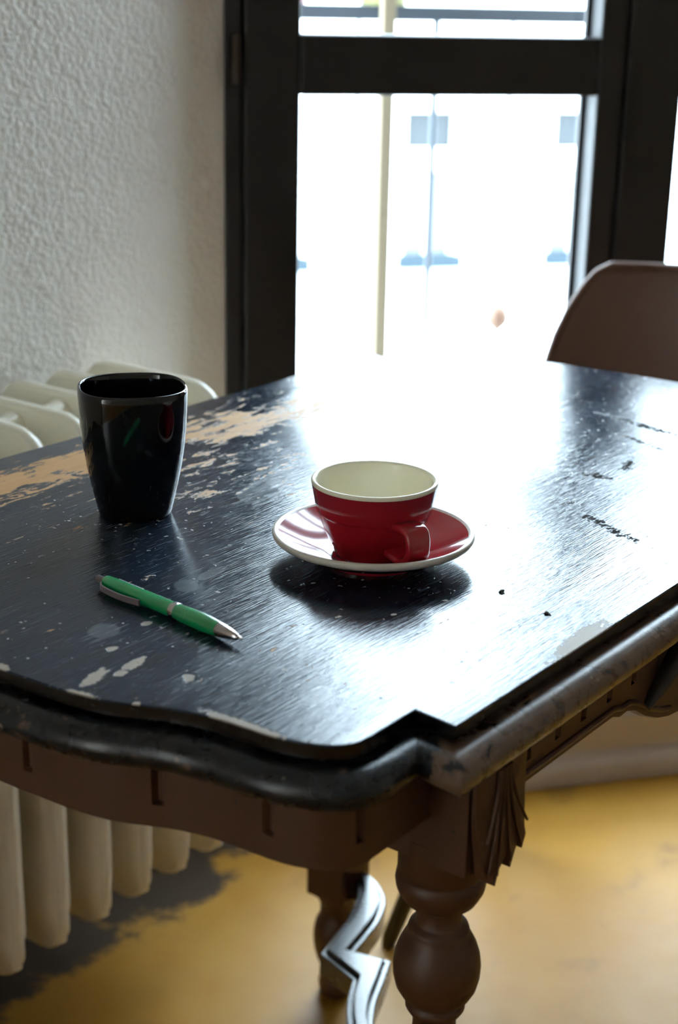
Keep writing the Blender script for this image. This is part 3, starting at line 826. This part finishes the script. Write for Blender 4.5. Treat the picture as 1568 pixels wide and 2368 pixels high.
# local axes after rotation: x = along N (left of the table), y = -D (towards the table)
ch.rotation_euler = (0, 0, math.atan2(-0.89, -0.45) - math.pi/2)
prof = catmull([(0.215, 0.425), (0.200, 0.442), (0.150, 0.446), (0.060, 0.436), (-0.040, 0.428), (-0.110, 0.436), (-0.160, 0.470), (-0.190, 0.530), (-0.205, 0.600), (-0.220, 0.680),
                (-0.236, 0.750), (-0.246, 0.788), (-0.249, 0.799), (-0.250, 0.806)], 4)
np_ = len(prof); nu = 25
def halfw(t, z):
    if t < 0.45: return 0.205 + 0.025*math.sin(t/0.45*math.pi/2)
    return interp(z, [(0.43, 0.222), (0.55, 0.220), (0.66, 0.206), (0.715, 0.199), (0.750, 0.189), (0.780, 0.175), (0.796, 0.163), (0.806, 0.146)])
V, F = [], []
for j, (y, z) in enumerate(prof):
    t = j/(np_-1); w = halfw(t, z)
    for i in range(nu):
        a = -1 + 2*i/(nu-1)
        lift = 0.045*abs(a)**3 if t < 0.5 else 0.0
        fwd = (0.085*abs(a)**2.4*interp(z, [(0.43, 0.3), (0.5, 1.0), (0.65, 0.8), (0.80, 0.35)])) if t >= 0.4 else 0.0
        V.append((a*w, y + fwd, z + lift*(1 - t/0.5 if t < 0.5 else 0) + (0.02*abs(a)**3 if 0.3 < t < 0.5 else 0)))
for j in range(np_-1):
    for i in range(nu-1):
        F.append((j*nu+i, j*nu+i+1, (j+1)*nu+i+1, (j+1)*nu+i))
sh = mesh('shell', V, F, M['chair'], ch, True)
so = sh.modifiers.new('solid', 'SOLIDIFY'); so.thickness = 0.006; so.offset = 0
sb = sh.modifiers.new('sub', 'SUBSURF'); sb.levels = 1; sb.render_levels = 1
edge = [V[j*nu] for j in range(np_)] + [V[(np_-1)*nu + i] for i in range(1, nu)] + [V[j*nu + nu-1] for j in reversed(range(np_-1))]
v, f = tube_vf(edge, 0.0055, 8); mesh('rolled_edge', v, f, M['chair'], ch, True, 60)
for sx in (-1, 1):
    for fy, ty in ((0.166, 0.09), (-0.140, -0.09)):
        v, f = tube_vf([(sx*0.250, fy, 0.0), (sx*0.248, fy*0.99, 0.012), (sx*0.190, (fy+ty)/2, 0.21), (sx*0.125, ty, 0.425)], [0.0085, 0.0105, 0.0125, 0.0125], 14)
        mesh('leg', v, f, M['chair_leg'], ch, True, 50)
    v, f = tube_vf([(sx*0.192, 0.130, 0.20), (sx*0.180, -0.116, 0.24)], 0.004, 8); mesh('brace', v, f, M['chair_leg'], ch, True, 50)
v, f = tube_vf([(-0.12, 0.11, 0.415), (0.12, 0.11, 0.415)], 0.006, 8); mesh('seat_bar', v, f, M['chair_leg'], ch, True, 50)
v, f = tube_vf([(-0.12, -0.09, 0.412), (0.12, -0.09, 0.412)], 0.006, 8); mesh('seat_bar', v, f, M['chair_leg'], ch, True, 50)

# ---------------------------------------------------------------- balcony
v, f = box_vf(-1.6, 2.6, 0.16, 0.75, -0.25, -0.03); o = frame_obj(mesh('balcony_floor', v, f, M['balcony']), WB, WA); tag(o, kind='structure')
rl = frame_obj(empty('balcony_railing'), WB, WA); tag(rl, 'dark iron balcony railing with thin upright bars outside the window', 'railing')
RY = 0.60
box('top_rail', -1.6, 2.6, RY - 0.02, RY + 0.02, 1.086, 1.110, M['iron'], rl, 0.003)
box('bottom_rail', -1.6, 2.6, RY - 0.012, RY + 0.012, 0.06, 0.08, M['iron'], rl, 0.003)
for i in range(-9, 17):
    s_ = 0.0145 + i*0.135
    rad = 0.0058 if i % 2 == 0 else 0.0028
    v, f = tube_vf([(s_, RY, -0.03), (s_, RY, 1.09)], rad, 10); bl = mesh('baluster', v, f, M['iron'], rl, True, 50)
    if i == 1:
        v, f = lathe_vf([(0.0, 0.560), (0.008, 0.562), (0.017, 0.571), (0.020, 0.583), (0.016, 0.597), (0.007, 0.604), (0.0, 0.606)], 20)
        k = mesh('knob', [(a + s_, b + RY, c) for a, b, c in v], f, M['knob'], bl, True, 60); k['label'] = 'terracotta-coloured knob on a baluster'
        v, f = tube_vf([(s_, RY, 0.30), (s_, RY, 0.57)], 0.0052, 10); mesh('sleeve', v, f, M['iron'], bl, True, 50)
ps = frame_obj(empty('wooden_post'), WB, WA); tag(ps, 'pale wooden post standing on the balcony in front of the railing', 'post')
box('shaft', -0.1145, -0.0925, RY - 0.122, RY - 0.100, -0.03, 2.30, M['post'], ps, 0.003)
box('foot_plate', -0.1245, -0.0825, RY - 0.132, RY - 0.090, -0.03, -0.024, M['iron'], ps)
def pot(s_, w_, mat, label, seed):
    e = frame_obj(empty('flower_pot'), Wp(s_, RY, 1.1102), 0); tag(e, label, 'flower pot', 'flower pots on the railing')
    v, f = lathe_vf([(0, 0), (w_*0.72, 0), (w_*0.95, 0.075), (w_*1.04, 0.077), (w_*1.06, 0.095), (w_*0.96, 0.096), (w_*0.92, 0.080), (0, 0.080)], 28)
    mesh('body', v, f, mat, e, True, 40)
    v, f = lathe_vf([(0, 0.086), (w_*0.93, 0.0805)], 20); mesh('soil', v, f, M['soil'], e)
    rnd = random.Random(seed)
    for i in range(14):
        a = rnd.random()*6.28; t = 1.0 + rnd.random()*0.5; L_ = 0.06 + rnd.random()*0.05
        d = Vector((math.cos(a)*math.cos(t), math.sin(a)*math.cos(t), math.sin(t))); sd = d.cross(Vector((0, 0, 1))).normalized()
        b0 = Vector((math.cos(a)*w_*0.3, math.sin(a)*w_*0.3, 0.082)); wv = 0.014
        nrm_ = sd.cross(d)
        v = [b0, b0 + d*L_*0.5 + sd*wv - nrm_*0.002, b0 + d*L_ - Vector((0, 0, 0.01)), b0 + d*L_*0.5 - sd*wv - nrm_*0.002, b0 + d*L_*0.5 + nrm_*0.004]
        mesh('leaf', v, [(0, 1, 4), (1, 2, 4), (2, 3, 4), (3, 0, 4)], M['leaf'], e, True)
pot(-0.080, 0.052, M['pot_olive'], 'olive flower pot on the balcony rail beside the wooden post', 3)
pot(-0.250, 0.052, M['pot_pink'], 'pink flower pot on the balcony rail at the left window stile', 5)

# ---------------------------------------------------------------- building across the street
bd = frame_obj(empty('building'), Wp(0, 0), WA); tag(bd, 'white rendered building across the street seen through the window', 'building')
FY = 16.0
cols = [4.71 + 1.93*k for k in range(-3, 5)]; rws = [-1.93 + 3.4*j for j in range(-1, 2)]
WW, WH = 0.70, 1.82
xs = sorted(set([-14.0, 24.0] + [a for c in cols for a in (c, c + WW)])); zs = sorted(set([-6.0, 7.2] + [a for r in rws for a in (r, r + WH)]))
V, F = [], []
def quad(*p):
    k = len(V); V.extend(p); F.append((k, k+1, k+2, k+3))
for i in range(len(xs)-1):
    for j in range(len(zs)-1):
        x0, x1, z0, z1 = xs[i], xs[i+1], zs[j], zs[j+1]
        if any(abs(x0-c) < 1e-6 for c in cols) and any(abs(z0-r) < 1e-6 for r in rws):
            y0, y1 = FY, FY + 0.22
            quad((x0, y0, z0), (x0, y1, z0), (x0, y1, z1), (x0, y0, z1)); quad((x1, y0, z0), (x1, y0, z1), (x1, y1, z1), (x1, y1, z0))
            quad((x0, y0, z0), (x1, y0, z0), (x1, y1, z0), (x0, y1, z0)); quad((x0, y0, z1), (x0, y1, z1), (x1, y1, z1), (x1, y0, z1))
            continue
        quad((x0, FY, z0), (x1, FY, z0), (x1, FY, z1), (x0, FY, z1))
mesh('facade', V, F, M['facade'], bd)
box('block', -14, 24, FY + 0.24, FY + 8, -6, 7.2, M['facade'], bd)
box('cornice', -14.2, 24.2, FY - 0.25, FY + 0.24, 7.0, 7.35, M['facade'], bd)
def vf_mesh(name, vf, mat):
    me = bpy.data.meshes.new(name); me.from_pydata(*[vf[0], [], vf[1]]); me.update(); me.materials.append(mat); return me
t = 0.05
m_frame = vf_mesh('window', join_vf([box_vf(0, t, 0.10, 0.18, 0, WH), box_vf(WW-t, WW, 0.10, 0.18, 0, WH), box_vf(t, WW-t, 0.10, 0.18, 0, t), box_vf(t, WW-t, 0.10, 0.18, WH-t, WH),
                                     box_vf(t, WW-t, 0.08, 0.18, 1.07, 1.33), box_vf(WW/2-0.025, WW/2+0.025, 0.10, 0.18, t, 1.07)]), M['far_frame'])
m_p1 = vf_mesh('pane', box_vf(t, WW-t, 0.15, 0.16, 1.33, WH-t), M['far_glass'])
m_p2 = vf_mesh('pane', box_vf(t, WW/2-0.025, 0.15, 0.16, t, 1.07), M['far_curtain'])
m_p3 = vf_mesh('pane', box_vf(WW/2+0.025, WW-t, 0.15, 0.16, t, 1.07), M['far_curtain'])
m_s = vf_mesh('sill', box_vf(-0.05, WW+0.06, -0.14, 0.10, -0.10, 0.06), M['far_sill'])
for c in cols:
    for r in rws:
        w_ = new_obj('window', m_frame, bd); w_.location = (c, FY, r)
        for me in (m_p1, m_p2, m_p3): new_obj('pane', me, w_)
        new_obj('sill', m_s, w_)
v, f = box_vf(-30, 40, 0.5, FY + 0.3, -6.3, -6.0); o = frame_obj(mesh('street', v, f, M['street']), WB, WA); tag(o, kind='structure')
